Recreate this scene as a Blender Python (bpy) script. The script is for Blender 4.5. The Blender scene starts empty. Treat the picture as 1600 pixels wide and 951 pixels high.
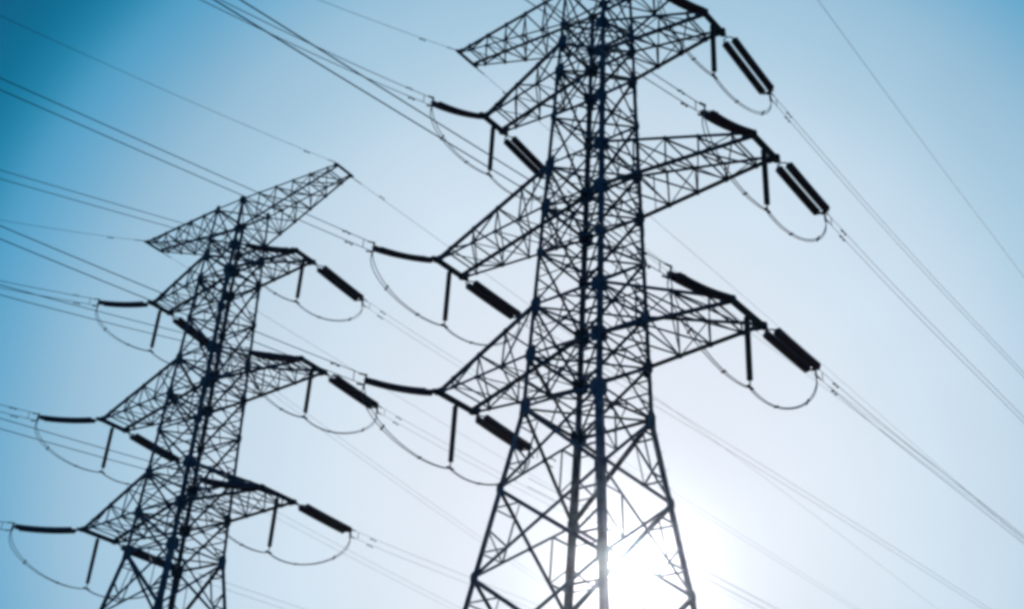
import bpy, bmesh, math, random
from math import sin, cos, pi, radians, sqrt, atan, exp
from mathutils import Vector, Matrix

C = bpy.context.scene.collection
SC = bpy.context.scene
random.seed(7)

# ------------------------------------------------------------------ camera
PITCH, ROLL, FPX = 0.5259, 0.0615, 1905.97
cd = bpy.data.cameras.new('camera')
cd.sensor_fit = 'HORIZONTAL'; cd.sensor_width = 36.0
cd.lens = FPX / 1600 * 36.0
cd.clip_start = 0.1; cd.clip_end = 6000
cam = bpy.data.objects.new('camera', cd); C.objects.link(cam)
fw = Vector((0, cos(PITCH), sin(PITCH)))
r0_ = Vector((1, 0, 0)); u0_ = Vector((0, -sin(PITCH), cos(PITCH)))
cr = r0_ * cos(ROLL) - u0_ * 0 + u0_ * sin(ROLL)
cu = -r0_ * sin(ROLL) + u0_ * cos(ROLL)
cam.matrix_world = Matrix((
    (cr.x, cu.x, -fw.x, 0), (cr.y, cu.y, -fw.y, 0), (cr.z, cu.z, -fw.z, 1.6), (0, 0, 0, 1)))
SC.camera = cam

# ------------------------------------------------------------------ sky, sun, exposure
SUN_EL, SUN_AZ = radians(18.1), radians(6.5)           # azimuth from +Y towards +X
HAZE_DENSITY, HAZE_G = 8e-5, .978
SUN_DIR = Vector((cos(SUN_EL) * sin(SUN_AZ), cos(SUN_EL) * cos(SUN_AZ), sin(SUN_EL)))
VIEW = SC.view_settings
VIEW.view_transform = 'Standard'; VIEW.look = 'None'; VIEW.exposure = 0; VIEW.gamma = 1
VIEW.use_curve_mapping = False
SC.cycles.filter_width = 3.7


def lin(c):
    return tuple(((v / 255 / 12.92) if v <= 10 else ((v / 255 + .055) / 1.055) ** 2.4) for v in c)


def pix_dir(x, y):
    a, b = (x - 800) / FPX, -(y - 475.5) / FPX
    return (fw + cr * a + cu * b).normalized()


w = bpy.data.worlds.new('World'); SC.world = w; w.use_nodes = True
N, Lk = w.node_tree.nodes, w.node_tree.links
N.clear()


def vmath(op, a, b=None):
    n = N.new('ShaderNodeVectorMath'); n.operation = op
    Lk.new(a, n.inputs[0])
    if b is not None:
        n.inputs[1].default_value = b
    return n


def fmath(op, a, b=None, clamp=False):
    n = N.new('ShaderNodeMath'); n.operation = op; n.use_clamp = clamp
    if isinstance(a, float): n.inputs[0].default_value = a
    else: Lk.new(a, n.inputs[0])
    if b is not None:
        if isinstance(b, float): n.inputs[1].default_value = b
        else: Lk.new(b, n.inputs[1])
    return n.outputs[0]


def srgb_ramp(stops):
    r = N.new('ShaderNodeValToRGB'); cr_ = r.color_ramp; cr_.interpolation = 'B_SPLINE'
    while len(cr_.elements) > 1: cr_.elements.remove(cr_.elements[-1])
    for i, (p, c) in enumerate(stops):
        e = cr_.elements[0] if i == 0 else cr_.elements.new(p)
        e.position = p; e.color = (*lin(c), 1)
    return r


geo = N.new('ShaderNodeTexCoord')
nrm = vmath('NORMALIZE', geo.outputs['Generated'])
CEN = pix_dir(950, 750)
dot = vmath('DOT_PRODUCT', nrm.outputs[0], tuple(CEN))
ang = fmath('ARCCOSINE', fmath('MINIMUM', dot.outputs['Value'], .999999))
angn = fmath('DIVIDE', ang, radians(60))
A = lambda px: math.degrees(atan(px / FPX)) / 60
SKY = [(0.0, (225, 233, 245)), (A(280), (223, 233, 245)), (A(420), (215, 230, 243)), (A(620), (197, 219, 236)),
       (A(740), (171, 205, 226)), (A(860), (155, 194, 219)), (A(940), (128, 181, 212)), (A(1010), (100, 169, 207)), (A(1070), (80, 160, 201)),
       (A(1125), (36, 138, 178)), (A(1190), (0, 114, 152)), (A(1250), (0, 104, 142)), (A(1330), (0, 92, 134)), (.75, (0, 84, 132)), (1.0, (0, 74, 122))]
ramp = srgb_ramp(SKY); Lk.new(angn, ramp.inputs[0])
# thin uneven veil that keeps the gradient from being perfectly smooth
noise = N.new('ShaderNodeTexNoise'); noise.inputs['Scale'].default_value = 5.5
noise.inputs['Detail'].default_value = 3.0; Lk.new(nrm.outputs[0], noise.inputs['Vector'])
nv = N.new('ShaderNodeMapRange'); Lk.new(noise.outputs[0], nv.inputs[0])
nv.inputs[1].default_value = .3; nv.inputs[2].default_value = .7; nv.inputs[3].default_value = .965; nv.inputs[4].default_value = 1.03
mul = vmath('SCALE', ramp.outputs[0]); Lk.new(nv.outputs[0], mul.inputs['Scale'])
# glow of the air round the sun
sdot = vmath('DOT_PRODUCT', nrm.outputs[0], tuple(SUN_DIR))
sang = fmath('ARCCOSINE', fmath('MINIMUM', sdot.outputs['Value'], .9999999))
def gauss(s, k):
    q = fmath('DIVIDE', sang, radians(s)); q = fmath('MULTIPLY', q, q)
    return fmath('MULTIPLY', fmath('EXPONENT', fmath('MULTIPLY', q, -1.0)), k)
glow = fmath('ADD', fmath('ADD', gauss(.8, 1.4), gauss(1.2, .3)), gauss(5.0, .03))
gc = N.new('ShaderNodeCombineColor')
for i, k in enumerate((1.0, .98, 1.0)): Lk.new(fmath('MULTIPLY', glow, k), gc.inputs[i])
tot = N.new('ShaderNodeVectorMath'); tot.operation = 'ADD'
Lk.new(mul.outputs[0], tot.inputs[0]); Lk.new(gc.outputs[0], tot.inputs[1])
bg1 = N.new('ShaderNodeBackground'); Lk.new(tot.outputs[0], bg1.inputs[0]); bg1.inputs[1].default_value = .97
sky = N.new('ShaderNodeTexSky'); sky.sky_type = 'NISHITA'; sky.sun_disc = False
sky.sun_elevation = SUN_EL; sky.sun_rotation = SUN_AZ
bg2 = N.new('ShaderNodeBackground'); Lk.new(sky.outputs[0], bg2.inputs[0]); bg2.inputs[1].default_value = .003
add = N.new('ShaderNodeAddShader'); Lk.new(bg1.outputs[0], add.inputs[0]); Lk.new(bg2.outputs[0], add.inputs[1])
wo = N.new('ShaderNodeOutputWorld'); Lk.new(add.outputs[0], wo.inputs[0])

sl = bpy.data.lights.new('sun', 'SUN'); sl.energy = 2.2; sl.angle = radians(.53); sl.color = (1, .97, .95)
so = bpy.data.objects.new('sun', sl); C.objects.link(so)
so.rotation_euler = SUN_DIR.to_track_quat('Z', 'Y').to_euler(); so.location = (0, 0, 80)


# ------------------------------------------------------------------ materials
def material(name, base, rough, metal=0.0, var=.25, scale=3.0, spec=.4, alt=None):
    m = bpy.data.materials.new(name); m.use_nodes = True
    n, l = m.node_tree.nodes, m.node_tree.links
    b = n['Principled BSDF']
    t = n.new('ShaderNodeTexCoord'); z = n.new('ShaderNodeTexNoise')
    z.inputs['Scale'].default_value = scale; z.inputs['Detail'].default_value = 5
    l.new(t.outputs['Object'], z.inputs['Vector'])
    r = n.new('ShaderNodeValToRGB')
    r.color_ramp.elements[0].position = .3; r.color_ramp.elements[1].position = .7
    r.color_ramp.elements[0].color = (*[v * (1 - var) for v in base], 1)
    r.color_ramp.elements[1].color = (*(alt or [v * (1 + var) for v in base]), 1)
    l.new(z.outputs[0], r.inputs[0]); l.new(r.outputs[0], b.inputs['Base Color'])
    b.inputs['Roughness'].default_value = rough; b.inputs['Metallic'].default_value = metal
    b.inputs['Specular IOR Level'].default_value = spec
    return m


STEEL = material('weathered_steel', (.085, .14, .20), .75, 0, .5, 1.2, .25)
PLATE = material('steel_plate', (.06, .11, .17), .75, 0, .3, 4.0, .15)
CLAY = material('brown_porcelain', (.10, .055, .085), .4, 0, .2, 9.0, .35)
RUBBER = material('grey_polymer', (.07, .10, .14), .6, 0, .15, 9.0, .2)
FITTING = material('galvanised_fitting', (.09, .10, .12), .55, .3, .2, 12.0, .3)
ALU = material('aluminium_conductor', (.13, .17, .21), .6, .2, .2, 3.0, .25)
CONC = material('concrete', (.32, .31, .29), .9, 0, .2, 3.0, .2)
GRASS = material('meadow', (.06, .085, .03), .95, 0, .4, .15, .1, alt=(.12, .11, .05))


# ------------------------------------------------------------------ mesh helpers
class MB:
    def __init__(s): s.v = []; s.f = []; s.mi = []

    def box6(s, pts):
        o = len(s.v); s.v += [tuple(p) for p in pts]
        for q in ((0, 3, 2, 1), (4, 5, 6, 7), (0, 1, 5, 4), (1, 2, 6, 5), (2, 3, 7, 6), (3, 0, 4, 7)):
            s.f.append(tuple(o + i for i in q))

    def bar(s, a, b, ax, ay, w0, w1, t0, t1):
        """box from a to b; cross-section spans [w0,w1] along ax and [t0,t1] along ay"""
        P = [a + ax * i + ay * j for i, j in ((w0, t0), (w1, t0), (w1, t1), (w0, t1))]
        Q = [b + ax * i + ay * j for i, j in ((w0, t0), (w1, t0), (w1, t1), (w0, t1))]
        s.box6(P + Q)

    def angle(s, a, b, w_, t_, hint, flip=1):
        """an L-section rolled-steel member: one flange in the plane of HINT, one along it"""
        a, b = Vector(a), Vector(b); d = b - a
        if d.length < 1e-4: return
        d.normalize(); n = Vector(hint); n = n - d * n.dot(d)
        if n.length < 1e-3:
            n = Vector((0, 0, 1)).cross(d)
            if n.length < 1e-3: n = Vector((1, 0, 0))
        n.normalize(); x = d.cross(n) * flip
        s.bar(a, b, x, n, -w_ * .5, w_ * .5, -t_, 0)
        s.bar(a, b, x, n, -w_ * .5, -w_ * .5 + t_, -w_, -t_)

    def corner(s, a, b, w_, t_, ex, ey):
        """leg angle: flanges point along ex and ey (inward)"""
        s.bar(Vector(a), Vector(b), ex, ey, 0, w_, 0, t_)
        s.bar(Vector(a), Vector(b), ex, ey, 0, t_, t_, w_)

    def plate(s, c, ux, uy, n, rx, ry, t_):
        """clipped-corner gusset plate centred on c"""
        pts = [(-1, -.5), (-.5, -1), (.5, -1), (1, -.5), (1, .5), (.5, 1), (-.5, 1), (-1, .5)]
        o = len(s.v); c = Vector(c)
        for k in (-.5, .5):
            for i, j in pts: s.v.append(tuple(c + ux * (i * rx) + uy * (j * ry) + n * (k * t_)))
        s.f.append(tuple(o + i for i in range(7, -1, -1))); s.f.append(tuple(o + 8 + i for i in range(8)))
        for i in range(8):
            j = (i + 1) % 8; s.f.append((o + i, o + j, o + 8 + j, o + 8 + i))

    def tube(s, pts, r, n=6, rad=None):
        pts = [Vector(p) for p in pts]; o = len(s.v); ref = None
        for i, p in enumerate(pts):
            d = (pts[min(i + 1, len(pts) - 1)] - pts[max(i - 1, 0)]).normalized()
            if ref is None:
                ref = Vector((0, 0, 1)) if abs(d.z) < .9 else Vector((1, 0, 0))
            x = (ref - d * ref.dot(d)).normalized(); ref = x; y = d.cross(x)
            rr = rad[i] if rad else r
            for k in range(n):
                a = 2 * pi * k / n; s.v.append(tuple(p + x * (cos(a) * rr) + y * (sin(a) * rr)))
        for i in range(len(pts) - 1):
            for k in range(n):
                k2 = (k + 1) % n
                s.f.append((o + i * n + k, o + i * n + k2, o + (i + 1) * n + k2, o + (i + 1) * n + k))
        s.f.append(tuple(o + k for k in range(n - 1, -1, -1)))
        e = o + (len(pts) - 1) * n; s.f.append(tuple(e + k for k in range(n)))

    def mesh(s, name, mat, smooth=False):
        me = bpy.data.meshes.new(name); me.from_pydata(s.v, [], s.f); me.materials.append(mat)
        if smooth: me.polygons.foreach_set('use_smooth', [True] * len(me.polygons))
        me.update(); return me

    def build(s, name, mat, parent=None, smooth=False):
        return link(name, s.mesh(name, mat, smooth), parent)


def link(name, me, parent=None):
    o = bpy.data.objects.new(name, me); C.objects.link(o); o.parent = parent
    return o


def thing(name, loc, label, cat, group=None, rot=None):
    o = bpy.data.objects.new(name, None); C.objects.link(o); o.location = loc
    o.empty_display_size = .5
    if rot is not None: o.rotation_euler = rot
    o['label'] = label; o['category'] = cat
    if group: o['group'] = group
    return o


def V(*a): return Vector(a)


# ------------------------------------------------------------------ ground
bm = bmesh.new()
bmesh.ops.create_grid(bm, x_segments=60, y_segments=60, size=2500)
for v in bm.verts:
    d = v.co.xy.length
    v.co.z = 0 if d < 250 else (d - 250) * .01 * (1 + .6 * sin(v.co.x * .004) * cos(v.co.y * .005))
me = bpy.data.meshes.new('ground'); bm.to_mesh(me); bm.free(); me.materials.append(GRASS)
g = link('ground', me); g['kind'] = 'structure'

# thin sunlit air that glows round the sun and softens far things
mb_ = bmesh.new(); bmesh.ops.create_cube(mb_, size=1)
me = bpy.data.meshes.new('haze'); mb_.to_mesh(me); mb_.free()
hz = link('haze', me); hz.scale = (5400, 5400, 64); hz.location = (0, 0, 31); hz['kind'] = 'stuff'
hm = bpy.data.materials.new('haze_air'); hm.use_nodes = True; hm.node_tree.nodes.clear()
hv = hm.node_tree.nodes.new('ShaderNodeVolumePrincipled'); ho = hm.node_tree.nodes.new('ShaderNodeOutputMaterial')
hv.inputs['Color'].default_value = (.86, .89, 1, 1); hv.inputs['Density'].default_value = HAZE_DENSITY
hv.inputs['Anisotropy'].default_value = HAZE_G
hm.node_tree.links.new(hv.outputs[0], ho.inputs['Volume']); me.materials.append(hm)

# ------------------------------------------------------------------ the tower (local: X = arm axis, Y = line axis)
ZT = [51.126, 44.977, 36.176, 27.876]      # arm tips
ZU = [50.896, 47.004, 38.753, 30.511]      # upper chords meet the body
ZL = [48.334, 45.002, 36.171, 27.850]      # lower chords
RE = [9.712, 7.141, 9.499, 8.231]          # reach
TI = [.708, .820, 1.052, 1.330]            # half length of the end beam
ZB, WT, WB, SL = 25.184, 1.331, 2.137, .150
NODES = [ZU[0], ZL[0], ZU[1], ZL[1], 41.9, ZU[2], ZL[2], 33.5, ZU[3], ZL[3], ZB, 21.2, 17.15, 12.4, 6.7, 0.45]


def hw(z):
    return WB + (WT - WB) * (z - ZB) / (ZU[0] - ZB) if z > ZB else WB + SL * (ZB - z)


def make_tower(loc, yaw, label):
    root = thing('transmission_tower', loc, label, 'pylon', 'lattice transmission towers', (0, 0, yaw))
    # legs
    for sa in (-1, 1):
        for sl_ in (-1, 1):
            m = MB(); ex, ey = V(-sa, 0, 0), V(0, -sl_, 0)
            prev = V(sa * hw(.2), sl_ * hw(.2), .2)
            for z0, z1, w_ in ((.2, ZB, .29), (ZB, ZL[1], .22), (ZL[1], ZU[0] + .06, .17)):
                a = V(sa * hw(z0), sl_ * hw(z0), z0); b = V(sa * hw(z1), sl_ * hw(z1), z1)
                m.corner(a, b, w_, .03, ex, ey)
            # splice covers
            for z in (ZB + .02, ZL[1] - .6, 12.4, ZL[2] - .7):
                a = V(sa * (hw(z - .4) + .02), sl_ * (hw(z - .4) + .02), z - .4); b = V(sa * (hw(z + .4) + .02), sl_ * (hw(z + .4) + .02), z + .4)
                m.corner(a, b, .24, .018, ex, ey)
            m.build('leg', STEEL, root)
            f = MB(); x, y = sa * hw(.2), sl_ * hw(.2)
            P = [V(x + i * .75, y + j * .75, -.3) for i, j in ((-1, -1), (1, -1), (1, 1), (-1, 1))]
            Q = [V(x + i * .45, y + j * .45, .5) for i, j in ((-1, -1), (1, -1), (1, 1), (-1, 1))]
            f.box6(P + Q); f.build('footing', CONC, root)
    # four faces of the body
    faces = [(lambda s, z: V(s * hw(z), -hw(z), z), V(0, -1, 0)), (lambda s, z: V(hw(z), s * hw(z), z), V(1, 0, 0)),
             (lambda s, z: V(-s * hw(z), hw(z), z), V(0, 1, 0)), (lambda s, z: V(-hw(z), -s * hw(z), z), V(-1, 0, 0))]
    for P, n in faces:
        m = MB()
        for i in range(len(NODES) - 1):
            z1, z0 = NODES[i], NODES[i + 1]; h = z1 - z0; wide = hw(z0)
            dw = (.17 if abs(n.y) > .5 else .12) if z1 <= ZB + .1 else (.115 if abs(n.y) > .5 else .095)
            hwid = .12 if z1 in ZU or z1 in ZL or z1 == ZB else .09
            if z1 > ZB - .1 or z1 in (12.4,): m.angle(P(-1, z1), P(1, z1), hwid, .014, n)
            off = n * .016
            a0, a1, b0, b1 = P(-1, z0), P(1, z0), P(-1, z1), P(1, z1)
            if z1 > 48: # the shallow top box
                m.angle(a0, b1, .08, .012, n); m.angle(a1 - off, b0 - off, .08, .012, n)
                continue
            m.angle(a0, b1, dw, .014, n); m.angle(a1 - off, b0 - off, dw, .014, n, -1)
            # crossing point of the diagonals
            wa, wb = hw(z0), hw(z1); t = wa / (wa + wb); X = a0.lerp(b1, t)
            if h > 2.2:
                # redundant members: hangers from the crossing, sub-triangles to the legs
                zx = X.z; rw = .065 if z1 > ZB else .075
                o2 = n * -.03
                m.angle(P(-1, zx) + o2, P(1, zx) + o2, rw, .01, n) if z1 <= ZU[2] + .1 and h < 3.5 else None
                for s in (-1, 1):
                    lo = (a0 if s < 0 else a1).lerp(X, .5); hi = (b0 if s < 0 else b1).lerp(X, .5)
                    m.angle(P(s, lo.z) + o2, lo + o2, rw, .01, n); m.angle(P(s, hi.z) + o2, hi + o2, rw, .01, n)
                    if z1 <= ZB + .1:
                        m.angle(P(s, zx) + o2, lo + o2, rw, .01, n)
                        top_ = hi
                        m.angle(lo + o2, top_ + o2, rw * .8, .01, n)
            m.plate(X, V(*P(1, z0) - P(-1, z0)).normalized(), V(0, 0, 1), n, .13, .13, .05)
        # gussets at the leg nodes
        ux = (P(1, 0) - P(-1, 0)).normalized()
        for z in NODES:
            big = .40 if (z in ZU or z in ZL or z == ZB) else .27
            if z > 48: big = .26
            for s in (-1, 1):
                c = P(s, z) - ux * s * (big * .55)
                m.plate(c + n * .022, ux, V(0, 0, 1), n, big * .75, big, .02)
        m.build('face_bracing', STEEL, root)
    # horizontal diaphragms
    for z in NODES[:11] + [12.4]:
        m = MB(); h_ = hw(z)
        m.angle(V(-h_, -h_, z - .03), V(h_, h_, z - .03), .08, .012, (0, 0, 1))
        m.angle(V(-h_, h_, z - .06), V(h_, -h_, z - .06), .08, .012, (0, 0, 1))
        if z <= ZU[1] + .1:
            c = [V(0, -h_, z - .045), V(h_, 0, z - .045), V(0, h_, z - .045), V(-h_, 0, z - .045)]
            for k in range(4): m.angle(c[k], c[(k + 1) % 4], .06, .01, (0, 0, 1))
        m.build('diaphragm', STEEL, root)
    # climbing bolts up one leg
    m = MB(); z = 3.0; k = 0
    while z < 50:
        h_ = hw(z); a = V(h_ - .02, h_ - .12, z) if k % 2 else V(h_ - .12, h_ - .02, z)
        d = V(.2, 0, 0) if k % 2 else V(0, .2, 0)
        m.tube([a, a + d], .011, 5); z += .42; k += 1
    m.build('climbing_bolts', STEEL, root)['kind'] = 'stuff'
    # cross-arms
    for i in range(4):
        nb = (5, 3, 4, 3)[i]
        cwid, cl = (.12, .10) if i == 0 else (.16, .145)
        for sa in (-1, 1):
            arm = MB()
            tipz = ZT[i]; R = RE[i]; T = TI[i]
            hu, hl = hw(ZU[i]), hw(ZL[i])
            def U(sl_, t): return V(sa * hu, sl_ * hu, ZU[i]).lerp(V(sa * (R - .1), sl_ * T, tipz + .07), t)
            def D(sl_, t): return V(sa * hl, sl_ * hl, ZL[i]).lerp(V(sa * (R - .1), sl_ * T, tipz - .07), t)
            for sl_ in (-1, 1):
                arm.angle(U(sl_, 0), U(sl_, 1), cwid, .016, (0, sl_, 0)); arm.angle(D(sl_, 0), D(sl_, 1), cl, .016, (0, sl_, 0), -1)
                o = V(0, -sl_ * .02, 0)
                ts = [k / (nb + .55) for k in range(nb + 1)]
                for k in range(1, len(ts)):
                    t0, t1 = ts[k - 1], ts[k]
                    arm.angle(U(sl_, t1) + o, D(sl_, t1) + o, .065, .01, (0, sl_, 0))
                    if k % 2: arm.angle(U(sl_, t0) + o * 1.6, D(sl_, t1) + o * 1.6, .07, .01, (0, sl_, 0))
                    else: arm.angle(D(sl_, t0) + o * 1.6, U(sl_, t1) + o * 1.6, .07, .01, (0, sl_, 0))
                    if k == 1 and i == 2:      # redundant sub-bracing near the body
                        tm = (t0 + t1) / 2
                        mid = U(sl_, t0).lerp(D(sl_, t1), .5) if k % 2 else D(sl_, t0).lerp(U(sl_, t1), .5)
                        arm.angle(U(sl_, tm) + o * 2, mid + o * 2, .05, .008, (0, sl_, 0))
                        arm.angle(D(sl_, tm) + o * 2, mid + o * 2, .05, .008, (0, sl_, 0))
                    arm.plate(U(sl_, t1), V(1, 0, 0), V(0, 0, 1), V(0, sl_, 0), .11, .10, .05)
                    arm.plate(D(sl_, t1), V(1, 0, 0), V(0, 0, 1), V(0, sl_, 0), .11, .10, .05)
            for F, zz in ((U, 1), (D, -1)):
                o = V(0, 0, -.02 * zz)
                for k in range(1, len(ts)):
                    t0, t1 = ts[k - 1], ts[k]
                    arm.angle(F(-1, t1) + o, F(1, t1) + o, .065, .01, (0, 0, zz))
                    arm.angle(F(-1, t0) + o * 1.7, F(1, t1) + o * 1.7, .065, .01, (0, 0, zz))
                    if zz < 0: arm.angle(F(1, t0) + o * 2.4, F(-1, t1) + o * 2.4, .06, .01, (0, 0, zz))
            part = arm.build('cross_arm', STEEL, root)
            e = MB(); x = sa * (R - .05)
            ew = .07 if i == 0 else .115
            e.bar(V(x, -T - .12, tipz), V(x, T + .12, tipz), V(1, 0, 0), V(0, 0, 1), -ew, ew, -ew, -ew + .03)
            e.bar(V(x, -T - .12, tipz), V(x, T + .12, tipz), V(1, 0, 0), V(0, 0, 1), -ew, ew, ew - .03, ew)
            e.bar(V(x, -T - .12, tipz), V(x, T + .12, tipz), V(1, 0, 0), V(0, 0, 1), -.02, .02, -ew + .03, ew - .03)
            e.build('end_beam', PLATE, part)
            for sl_ in (-1, 1):
                h = MB(); c = V(x - sa * .12, sl_ * (T + .02), tipz); k = .62 if i == 0 else 1
                for yo in (-.055, .055):
                    h.plate(c + V(0, yo, 0), V(1, 0, 0), V(0, 0, 1), V(0, 1, 0), .36 * k, .17 * k, .025)
                h.plate(c + V(sa * .1, sl_ * .16 * k, -.02), V(1, 0, 0), V(0, 1, 0), V(0, 0, 1), .17 * k, .24 * k, .05)
                h.build('attachment_plate', PLATE, part)
    return root


T1 = dict(loc=V(3.7309, 50.0, 0), yaw=-.7034)
T2 = dict(loc=V(-19.7943, 73.5505, -.3784), yaw=-.6318)
make_tower(T1['loc'], T1['yaw'], 'tall steel lattice pylon, the nearer and larger one, with the sun glare behind its base')
make_tower(T2['loc'], T2['yaw'], 'smaller looking farther lattice pylon whose whole peak shows against the blue sky')
# remove rotation sign ambiguity: X axis = (cos, -sin), Y axis = (sin, cos) of the bearing


def w2(T, a, l, z):
    s, c = sin(-T['yaw']), cos(-T['yaw'])
    return T['loc'] + V(a * c + l * s, -a * s + l * c, z)


# ------------------------------------------------------------------ insulator strings
DISC = [(0, .04), (.035, .055), (.05, .18), (.085, .208), (.10, .18), (.108, .06)]


def disc_stack(L0, L1, y, sag, pitch=.158, k=1.0):
    """stack of sheds along +X from L0 to L1, offset y, hanging with a slight sag"""
    m = MB(); n = int((L1 - L0) / pitch); prof = []
    LT = L1 - L0
    for i in range(n):
        for dx, r in DISC: prof.append((L0 + i * pitch + dx, r * k))
    prof.append((L0 + n * pitch, .04))
    zf = lambda x: -sag * 4 * (x / 5.3) * (1 - x / 5.3)
    m.tube([V(x, y, zf(x)) for x, r in prof], 0, 12, [r for x, r in prof])
    return m.mesh('disc_stack', CLAY, True), zf(L0), zf(L1)


def tension_meshes(sag, hs=.255, k=1.0):
    out = []; STR0 = .82 if sag < .1 else .66
    zf = lambda x: -sag * 4 * (x / 5.3) * (1 - x / 5.3)
    for y in (-hs, hs): out.append(('disc_stack', disc_stack(STR0, 5.04, y, sag, k=k)[0], []))
    m = MB()    # clevis chain between arm and top yoke
    m.tube([V(.03, 0, 0), V(.52, 0, zf(.52))], .032, 8); m.tube([V(.0, 0, .0), V(.10, 0, -.01)], .05, 8)
    out.append(('shackle', m.mesh('shackle', FITTING, True), []))
    m = MB()    # arm-side yoke: curved bar reaching both strings
    pts = [V(.84, -hs, zf(.84)), V(.72, -hs, zf(.72)), V(.6, -hs * .75, zf(.6)), V(.5, 0, zf(.5)), V(.6, hs * .75, zf(.6)), V(.72, hs, zf(.72)), V(.84, hs, zf(.84))]
    m.tube(pts if sag < .1 else [p - V(.16, 0, 0) for p in pts], .036, 8); out.append(('yoke', m.mesh('yoke', FITTING, True), []))
    m = MB()    # line-side yoke plate, flat triangle
    z = zf(5.05)
    m.bar(V(5.0, -hs - .05, z), V(5.0, hs + .05, z), V(1, 0, 0), V(0, 0, 1), 0, .12, -.02, .02)
    m.bar(V(5.12, -.14, z), V(5.12, .14, z), V(1, 0, 0), V(0, 0, 1), 0, .12, -.02, .02)
    m.bar(V(5.2, 0, z - .25), V(5.2, 0, z + .25), V(1, 0, 0), V(0, 1, 0), 0, .1, -.018, .018)
    out.append(('yoke_plate', m.mesh('yoke_plate', FITTING), []))
    m = MB()    # arcing horn loop round the line end
    ring = [V(4.78 + .16 * cos(a), 0 + .42 * sin(a), zf(4.9) + .10) for a in [k * pi / 10 for k in range(-7, 8)]]
    m.tube(ring, .016, 6); out.append(('arcing_ring', m.mesh('arcing_ring', FITTING, True), []))
    for dz in (-.24, .24):
        m = MB(); m.tube([V(5.22, 0, dz), V(5.75, 0, dz * 1.0)], .04, 8); m.tube([V(5.3, 0, dz), V(5.24, 0, dz - .2)], .03, 8)
        out.append(('clamp', m.mesh('clamp', FITTING, True), []))
    return out


TM = {1: tension_meshes(.03), -1: tension_meshes(.13, .2, .84)}
LSTR = 5.32
TWIST = radians(-24)
FIT = {(1, 1, 1, -1): [0.5886, -0.0193, -0.05, 0.1, 0.11], (1, 1, 1, 1): [0.6798, 0.0881, 0.0215, 1.3274, 0.0112], (1, 1, 2, -1): [0.674, -0.0002, -0.0401, 0.5631, 0.014], (1, 1, 2, 1): [0.6749, 0.0218, -0.006, 1.4943, 0.007], (1, 1, 3, -1): [0.6288, 0.0141, -0.0808, 0.1604, 0.0346], (1, 1, 3, 1): [0.6779, -0.0214, -0.0083, 2.0422, 0.0012], (1, -1, 1, -1): [3.7181, 0.5132, 0.4206, 2.3655, -0.0031], (1, -1, 1, 1): [3.7786, 0.5, 0.425, 1.0, 0.0], (1, -1, 2, -1): [3.7715, 0.4014, 0.2245, 0.1621, -0.007], (1, -1, 2, 1): [3.7845, 0.4313, 0.3349, 1.0407, -0.0034], (1, -1, 3, -1): [3.8048, 0.3018, 0.142, 0.6665, -0.0056], (1, -1, 3, 1): [3.8166, 0.2724, 0.1629, 0.0644, -0.0051], (2, 1, 1, -1): [0.5667, 0.0982, 0.0786, 0.4, 0.0], (2, 1, 1, 1): [0.6243, 0.0697, -0.0032, 1.723, 0.0042], (2, 1, 2, -1): [0.6163, 0.0666, 0.0533, 0.4, 0.0], (2, 1, 2, 1): [0.6256, 0.0538, -0.0158, 0.7711, 0.0092], (2, 1, 3, -1): [0.72, 0.0699, 0.0025, 0.1995, 0.0017], (2, 1, 3, 1): [0.6246, 0.0375, -0.0177, 3.5236, -0.0013], (2, -1, 1, -1): [3.6366, 0.5332, 0.3934, 2.1288, -0.003], (2, -1, 1, 1): [3.645, 0.5161, 0.3752, 0.1872, -0.0026], (2, -1, 2, -1): [3.703, 0.3944, 0.2079, 1.1074, -0.004], (2, -1, 2, 1): [3.6121, 0.4186, 0.3395, 1.0733, -0.0007], (2, -1, 3, -1): [3.7212, 0.2959, 0.2515, 1.0, 0.0], (2, -1, 3, 1): [3.6693, 0.2923, 0.1815, 0.6599, -0.0019]}
EARTH = {(1, -1, -1): [3.7747, 0.4841, 1.6249], (1, 1, 1): [0.6705, -0.0119, 0.6948], (2, -1, 1): [3.6658, 0.3706, 0.9405], (2, 1, 1): [0.6294, -0.0678, 0.374], (2, -1, -1): [3.6706, 0.4904, 2.3842], (1, 1, -1): [0.6643, -0.0482, 0.3188], (2, 1, -1): [0.625, 0.0, 0.3]}
TW = {1: ('nearer', T1), 2: ('farther', T2)}
LV = {1: 'upper', 2: 'middle', 3: 'lowest'}
SIDE = {-1: 'left', 1: 'right'}
GO = {-1: 'up to the left', 1: 'down to the right'}
GO2 = {-1: 'toward the upper left', 1: 'toward the lower right'}


def damper(parent, P, D):
    m = MB(); D = D.normalized()
    m.tube([P - V(0, 0, .0), P - V(0, 0, .09)], .03, 6)
    m.tube([P - D * .22 - V(0, 0, .10), P + D * .22 - V(0, 0, .10)], .012, 6)
    for k in (-1, 1):
        m.tube([P + D * .14 * k - V(0, 0, .10), P + D * .26 * k - V(0, 0, .10)], .045, 8)
    m.build('vibration_damper', FITTING, parent, True)


def run(P0, az, m_, k, smax, off=V(0, 0, 0)):
    pts = []; s = 0
    kk = k * 1e-3; s1 = (m_ + .055) / (2 * kk)          # past this point the span climbs evenly
    while s < smax:
        z = P0.z - m_ * s + kk * s * s if s < s1 else P0.z - m_ * s1 + kk * s1 * s1 + .055 * (s - s1) - 1.2e-4 * (s - s1) ** 2
        if z + off.z < 7 and s > 20: break
        pts.append(V(P0.x + sin(az) * s, P0.y + cos(az) * s, z) + off)
        s += .8 if s < 6 else (2.5 if s < 60 else 8)
    return pts


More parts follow.
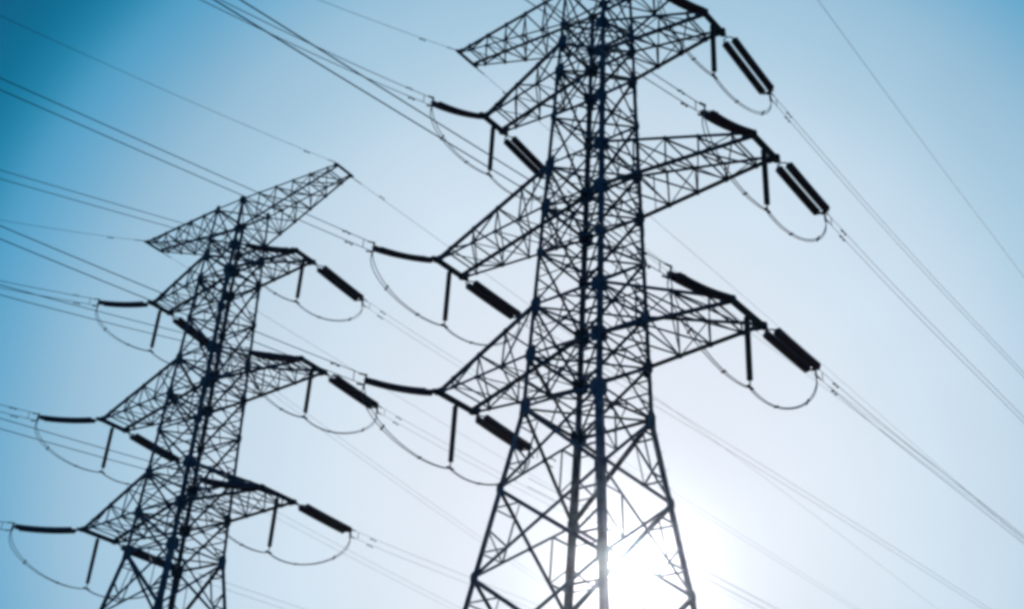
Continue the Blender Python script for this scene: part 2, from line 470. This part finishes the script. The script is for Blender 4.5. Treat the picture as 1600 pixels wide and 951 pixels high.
clamps = {}
for (t, sd, i, sa), (az, ms, m_, k, daz) in FIT.items():
    nm, T = TW[t]
    tip = w2(T, sa * RE[i], sd * TI[i], ZT[i])
    d = V(sin(az) * cos(atan(ms)), cos(az) * cos(atan(ms)), -sin(atan(ms)))
    yv = V(0, 0, 1).cross(d).normalized(); zv = d.cross(yv)
    if sd < 0:          # the slack span lets the pair of stacks twist a little
        yv = (yv * cos(TWIST) + zv * sin(TWIST)).normalized(); zv = d.cross(yv)
    Mx = Matrix((d, yv, zv)).transposed()
    root = thing('insulator_string', tip, '%s double insulator string pulling %s from the %s pylon\'s %s %s arm' % (
        'straight' if sd > 0 else 'curved', GO[sd], nm, LV[i], SIDE[sa]), 'insulator', 'tension insulator strings on the pylon arms', Mx.to_euler())
    for name, me, _ in TM[sd]: link(name, me, root)
    P0 = tip + d * LSTR
    E0 = [P0 + zv * -.24 + d * .35, P0 + zv * .24 + d * .35]
    clamps[(t, sd, i, sa)] = (P0, d, zv)
    if (t, sd, i, sa) == (1, -1, 1, 1): continue         # its conductors lie wholly outside the picture
    line = thing('conductor_pair', P0, 'pair of thin conductors running %s from the %s pylon\'s %s %s arm' % (
        GO2[sd], nm, LV[i], SIDE[sa]), 'power line', 'conductor pairs strung from the pylons')
    aw = az + daz
    wires = []
    for dz in (-.24, .24):
        pts = run(V(0, 0, 0) + P0, aw, m_, k, 330 if sd > 0 else 110, V(0, 0, dz))
        pts = [p - P0 for p in pts]
        mm = MB(); mm.tube(pts, (.015 if t == 1 else .012) if sd > 0 else .021, 6)
        c = mm.build('conductor', ALU, line, True)
        Dw = V(sin(aw), cos(aw), -m_)
        for s in ((1.9,) if sd > 0 else (1.7,)):
            damper(c, V(sin(aw) * s, cos(aw) * s, -m_ * s + k * 1e-3 * s * s + dz) + V(sin(aw), cos(aw), 0) * (.25 if dz > 0 else 0), Dw)
    mm = MB(); q = V(sin(aw) * .7, cos(aw) * .7, -m_ * .7)
    mm.tube([q + V(0, 0, -.24), q + V(0, 0, .24)], .02, 6); mm.build('bundle_link', FITTING, line, True)
    s = 26
    for _ in range(2 if sd < 0 else 0):
        q = V(sin(aw) * s, cos(aw) * s, -m_ * s + k * 1e-3 * s * s)
        if (q + P0).z < 8: break
        mm = MB(); mm.tube([q + V(0, 0, -.24), q + V(0, 0, .24)], .014, 6); mm.build('spacer', FITTING, line, True); s += 38

# ------------------------------------------------------------------ support strings and jumper loops
PL = 3.25
post = MB(); prof = [(0, .03), (.12, .03)]
z = .14
while z < PL - .12:
    prof += [(z, .055), (z + .02, .14), (z + .035, .14), (z + .05, .055)]; z += .075
prof += [(PL - .08, .03), (PL, .03)]
post.tube([V(0, 0, -a) for a, r in prof], 0, 10, [r for a, r in prof])
POST = post.mesh('shed_column', RUBBER, True)
m = MB(); m.tube([V(0, 0, .0), V(0, 0, -.14)], .05, 8); CAP = m.mesh('end_fitting', FITTING, True)
m = MB(); m.tube([V(0, 0, -PL), V(0, 0, -PL - .2)], .035, 8); m.bar(V(-.22, 0, -PL - .2), V(.22, 0, -PL - .2), V(0, 1, 0), V(0, 0, 1), -.05, .05, -.04, .04)
CLP = m.mesh('suspension_clamp', FITTING, True)


def bez(a, b, c, d, n=22):
    return [a * (1 - t) ** 3 + b * 3 * t * (1 - t) ** 2 + c * 3 * t * t * (1 - t) + d * t ** 3 for t in [k / n for k in range(n + 1)]]


for t in (1, 2):
    nm, T = TW[t]
    for i in (1, 2, 3):
        for sa in (-1, 1):
            top = w2(T, sa * (RE[i] - .05), 0, ZT[i] - .1)
            root = thing('support_insulator', top, 'slim vertical insulator hanging under the end of the %s pylon\'s %s %s arm' % (nm, LV[i], SIDE[sa]),
                         'insulator', 'vertical insulators holding the jumper loops', (0, 0, T['yaw'] + pi / 2))
            link('end_fitting', CAP, root); link('shed_column', POST, root); link('suspension_clamp', CLP, root)
            bot = top + V(0, 0, -PL - .22)
            jr = thing('jumper_cable', bot, 'drooping twin jumper loop passing under the end of the %s pylon\'s %s %s arm' % (nm, LV[i], SIDE[sa]),
                       'cable', 'jumper loops under the pylon arms')
            Pa, da, za = clamps[(t, -1, i, sa)]; Pb, db, zb = clamps[(t, 1, i, sa)]
            Y = w2(T, 0, 1, 0) - w2(T, 0, 0, 0)
            X = w2(T, 1, 0, 0) - w2(T, 0, 0, 0)
            for q in (-1, 1):
                o = X * (.05 * q)
                pts = []
                B = bot - V(0, 0, 0) + o
                a0 = Pa + za * (.24 * q) - V(0, 0, .12); b0 = Pb + zb * (.24 * q) - V(0, 0, .12)
                ha = bot - a0; hb = b0 - bot
                pts += bez(a0, Pa + da * .35 + V(0, 0, -1.75) + o, B - Y * 2.3 + V(0, 0, -.75), B)
                pts += bez(B, B + Y * 2.3 + V(0, 0, -.75), Pb + db * .45 + V(0, 0, -1.75) + o, b0)[1:]
                pts = [p - bot for p in pts]
                mm = MB(); mm.tube(pts, .023, 6); mm.build('cable', ALU, jr, True)
                if q < 0: first = pts
                else:
                    for s in (9, 16, 28, 36):
                        a, b = first[s], pts[s]
                        mm = MB(); mm.tube([a + (a - b) * .5, b + (b - a) * .5], .048, 8); mm.build('spacer', FITTING, jr, True)

# ------------------------------------------------------------------ earth wires at the peaks
for (t, sd, sa), (az, m_, k) in EARTH.items():
    nm, T = TW[t]
    tip = w2(T, sa * RE[0], sd * (TI[0] + .25), ZT[0])
    r = thing('earth_wire', tip, 'single thin wire running %s from the %s pylon\'s %s topmost arm' % (GO2[sd], nm, SIDE[sa]), 'power line', 'single wires at the pylon peaks')
    pts = [p - tip for p in run(tip, az, m_, k, 330 if sd > 0 else 110)]
    mm = MB(); mm.tube(pts, .014, 6); c = mm.build('wire', ALU, r, True)
    mm = MB(); mm.tube([pts[0], pts[1]], .035, 6); mm.build('dead_end_clamp', FITTING, r, True)
    s = 3.0
    damper(c, V(sin(az) * s, cos(az) * s, -m_ * s + k * 1e-3 * s * s), V(sin(az), cos(az), -m_))
